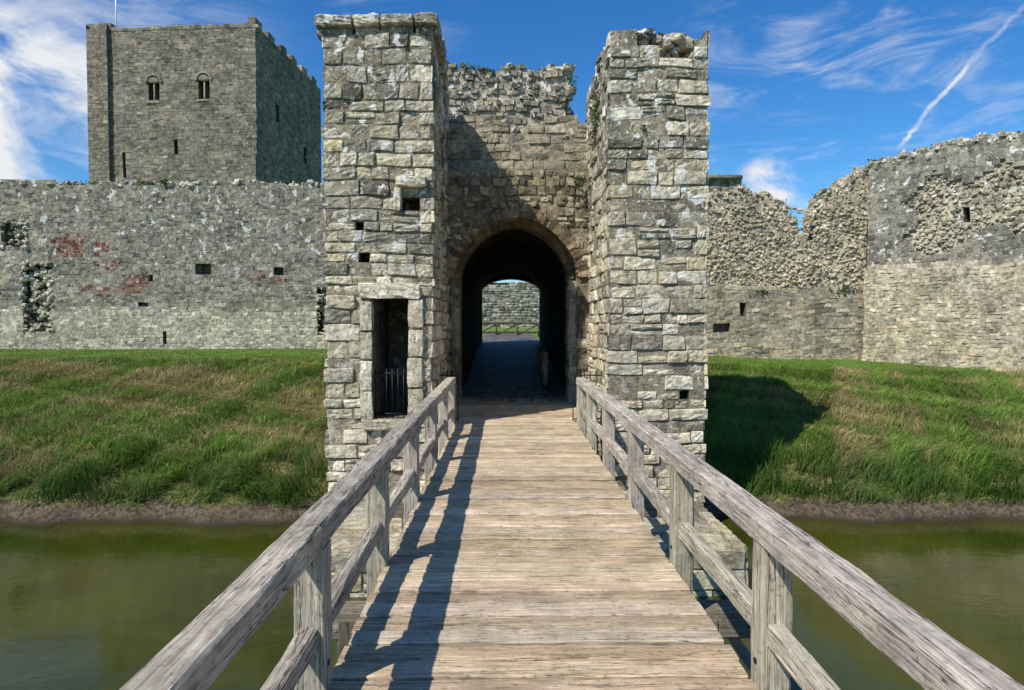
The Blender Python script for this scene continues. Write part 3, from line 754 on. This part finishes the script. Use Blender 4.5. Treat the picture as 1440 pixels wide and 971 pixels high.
def grass(name,N,xr,yr,lenf,seed,wid,colf):
    g=np.random.default_rng(seed)
    x=g.uniform(*xr,N);y=g.uniform(*yr,N)
    keep=(abs(x)<y*.84+1.5)
    inb=((x>-3.15)&(x<3.5)&(y<15.7))|((x>-2.1)&(x<2.45)&(y<31))
    keep&=~inb
    s=y-shore(x)
    keep&=(s>.12+.32*g.random(N))
    d=(x-BC[0])*bn[0]+(y-BC[1])*bn[1];keep&=~((x>12.5)&(d<.1))
    cl=n2(x,y,3.2,seed)
    keep&=(g.random(N)<np.clip(.78+.55*cl,.15,1))
    x=x[keep];y=y[keep];s=s[keep];cl=cl[keep];n=len(x)
    z=terr(x,y)
    L=lenf(x,y,s,cl,g)
    W=wid*g.uniform(.6,1.3,n)
    th=g.uniform(0,2*np.pi,n)
    wx=1.1*n2(x,y,1.1,5)+.35;wy=.9*n2(x,y,1.4,9)-.3
    lx=wx+g.normal(0,.3,n);ly=wy+g.normal(0,.3,n)
    S=np.stack([np.cos(th)*W/2,np.sin(th)*W/2,0*W],1)
    b=np.stack([x,y,z-.02],1)
    m1=b+np.stack([lx*L*.3,ly*L*.3,L*.55],1);t=b+np.stack([lx*L*.95,ly*L*.95,L*np.clip(.95-.3*(lx**2+ly**2),.3,1)],1)
    V=np.stack([b-S,b+S,m1+S*.8,m1-S*.8,t],1).reshape(-1,3)
    C=colf(x,y,s,cl,g)
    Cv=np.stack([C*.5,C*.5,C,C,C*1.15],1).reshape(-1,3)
    return blades(name,V,Cv,n,M_grass)
def gcolr(x,y,s,cl,g):
    n=len(x)
    G1=np.array([.12,.22,.032]);G2=np.array([.22,.33,.06]);ST=np.array([.52,.40,.19]);DK=np.array([.055,.125,.022])
    a=np.clip(g.random(n)*.6+.4*(n2(x,y,1.3,11)+.5),0,1)[:,None]
    C=G1*(1-a)+G2*a
    st=np.clip(.24+2.0*n2(x,y,.8,2)+1.5*n2(x,y,2.7,6)-np.clip(1.6-s,0,2)*.6+np.where(x<0,.14,-.10)-np.clip(s-7,0,2)*.4,0.04,.85)
    w=(g.random(n)<st)[:,None]
    C=np.where(w,ST*g.uniform(.5,1.1,n)[:,None],C)
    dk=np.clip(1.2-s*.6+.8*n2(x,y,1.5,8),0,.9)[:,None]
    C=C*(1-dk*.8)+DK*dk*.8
    return C*(1+.35*n2(x,y,1.8,3)+.25*cl)[:,None]
def glen(x,y,s,cl,g):
    return (.11+.15*np.clip(cl+.2,0,1)+.22*np.clip(1.5-abs(s-1.0),0,1)*(cl>-.1))*g.uniform(.5,1.4,len(x))
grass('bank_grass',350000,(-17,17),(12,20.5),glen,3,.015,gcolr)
def lcolr(x,y,s,cl,g):
    a=g.random(len(x))[:,None];C=np.array([.12,.22,.03])*(1-a)+np.array([.21,.31,.065])*a
    return C*(1+.3*n2(x,y,1.1,3))[:,None]
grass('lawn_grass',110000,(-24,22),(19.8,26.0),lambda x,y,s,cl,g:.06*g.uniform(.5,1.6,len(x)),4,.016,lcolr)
def plant(name,specs,seed):
    g=np.random.default_rng(seed);Vs=[];Cs=[];N=0
    for (c,r,n,ls) in specs:
        P=g.normal(0,.42,(n,3))*np.array(r)+np.array(c)
        d=g.normal(0,1,(n,3));d/=np.linalg.norm(d,axis=1)[:,None]
        q=np.cross(d,g.normal(0,1,(n,3)));q/=np.linalg.norm(q,axis=1)[:,None]
        L=ls*g.uniform(.6,1.4,(n,1))
        V=np.stack([P-q*L*.12,P+q*L*.12,P+d*L*.5+q*L*.3,P+d*L*.5-q*L*.3,P+d*L],1).reshape(-1,3)
        C=np.array([.06,.11,.022])*g.uniform(.5,1.7,(n,1));C=np.repeat(C,5,0)
        Vs.append(V);Cs.append(C);N+=n
    blades(name,np.concatenate(Vs),np.concatenate(Cs),N,M_grass)
S=[]
random.seed(71)
for i in range(16):
    x=random.uniform(-1.3,1.3);S.append(((x,15.35+random.random()*.6,7.45+random.uniform(-.25,.06)),(.25,.15,.1),90,.05))
plant('turret_ivy',S+[((1.45,15.0,6.9),(.1,.2,.3),60,.05),((1.5,14.1,4.6),(.1,.06,.35),60,.05)],1)
plant('wall_plant',[((2.55,12.2,6.7),(.25,.25,.12),160,.07),((1.68,12.8,5.6),(.06,.4,.5),260,.05),((2.3,11.45,5.0),(.04,.04,.07),16,.05)],2)
S=[]
for i in range(46):
    S.append(((random.uniform(-20,-6),26+random.random()*1.2,7.04),(.35,.2,.05),50,.07))
plant('wall_plant',S+[((pxx(240,26),25.95,7.05),(.2,.1,.15),60,.09)],3)
S=[((pxx(1185,25),24.95,2.95),(.5,.1,.25),200,.08),((pxx(1070,25),24.95,2.9),(.5,.08,.1),60,.08)]
for i in range(30):
    u=random.uniform(0,BW);p=Cb+bu*u-bn*.3;S.append(((p[0],p[1],btop(u)+.0),(.25,.25,.06),40,.07))
for i in range(14):
    u=random.uniform(5,11.5);S.append(((RX0+u,25.4,rtop(u)),(.3,.25,.06),40,.07))
plant('wall_plant',S,4)
# ------------------------------------------------------------------ camera, sun, sky
cam=bpy.data.cameras.new('camera');cam.lens=24;cam.sensor_width=36;cam.clip_end=5000;cam.clip_start=.05
co_=bpy.data.objects.new('camera',cam);sc.collection.objects.link(co_);co_.location=(0,0,EYE)
co_.rotation_euler=(math.radians(90-1.97),0,math.radians(-.54));sc.camera=co_
AZ=math.radians(45);EL=math.radians(49)
tv=Vector((math.sin(AZ)*math.cos(EL),math.cos(AZ)*math.cos(EL),-math.sin(EL)))
sl=bpy.data.lights.new('sun','SUN');sl.energy=5.0;sl.angle=math.radians(.5);sl.color=(1,.955,.875)
so=bpy.data.objects.new('sun',sl);sc.collection.objects.link(so);so.rotation_euler=tv.to_track_quat('-Z','Y').to_euler();so.location=(-30,-20,40)
w=bpy.data.worlds.new('World');sc.world=w;w.use_nodes=True;nt=w.node_tree;k=NB(nt)
bg=nt.nodes['Background'];bg.inputs['Strength'].default_value=.11
sky=k.n('ShaderNodeTexSky',sky_type='NISHITA');sky.sun_disc=False;sky.sun_elevation=EL;sky.sun_rotation=math.radians(225);sky.air_density=1.;sky.dust_density=.3;sky.ozone_density=1.6
hs=k.n('ShaderNodeHueSaturation');hs.inputs['Saturation'].default_value=1.35;hs.inputs['Value'].default_value=1.0;k.l(sky.outputs[0],hs.inputs['Color'])
skc=k.mix(1.,hs.outputs[0],(.70,1.06,1.32),'MULTIPLY')
gen=k.n('ShaderNodeTexCoord').outputs['Generated']
def dvec(px_,py_):
    v=Vector(((px_-711)/960,1,(452-py_)/960));return v.normalized()
def dot(v):
    x=k.n('ShaderNodeVectorMath',operation='DOT_PRODUCT');k.l(gen,x.inputs[0]);x.inputs[1].default_value=v;return x.outputs['Value']
def region(px_,py_,r,amt):
    d=dvec(px_,py_);return k.math('MULTIPLY',k.ramp(dot(d),math.cos(r),math.cos(r*.15)),amt)
n1=k.noise(k.vscale(gen,(3.,3.,11.),rot=(.0,.35,.2)),1.6,8,.64,1.1)
n2_=k.noise(k.vscale(gen,(2.,2.,4.)),2.2,8,.6,.6)
wis=k.math('MAXIMUM',k.math('MAXIMUM',region(1110,190,.24,.42),region(1240,40,.22,.65)),k.math('MAXIMUM',region(1420,140,.14,.4),region(560,10,.12,.3)))
wis=k.math('MULTIPLY',wis,k.ramp(n1,.46,.76))
cum=k.math('MAXIMUM',region(20,215,.22,1.1),k.math('MAXIMUM',region(1078,262,.045,1.2),region(20,100,.10,.4)))
cum=k.math('MULTIPLY',cum,k.ramp(n2_,.36,.60))
hzy=k.math('MULTIPLY',region(60,190,.36,.4),k.ramp(n1,.35,.65))
A_=dvec(1262,208);B_=dvec(1412,35);nn=A_.cross(B_).normalized()
wv=k.math('MULTIPLY',k.math('SUBTRACT',k.noise(gen,18,5,.6),.5),.022)
dd=k.math('ABSOLUTE',k.math('ADD',dot(nn),wv))
ct=k.ramp(dd,.0003,.0042,1,0)
sx=k.n('ShaderNodeSeparateXYZ');k.l(gen,sx.inputs[0])
ct=k.math('MULTIPLY',ct,k.ramp(sx.outputs[2],.205,.225));ct=k.math('MULTIPLY',ct,k.ramp(sx.outputs[2],.25,.40,.75,.0))
ct=k.math('MULTIPLY',ct,k.ramp(dot(Vector((1,0,0))),.2,.3));ct=k.math('MULTIPLY',ct,k.ramp(k.noise(gen,30,3),.35,.6,.3,1))
cf=k.math('ADD',k.math('ADD',wis,cum),k.math('ADD',ct,hzy),clamp=True)
c=k.mix(cf,skc,(7.6,7.8,8.1))
k.l(c,bg.inputs['Color'])
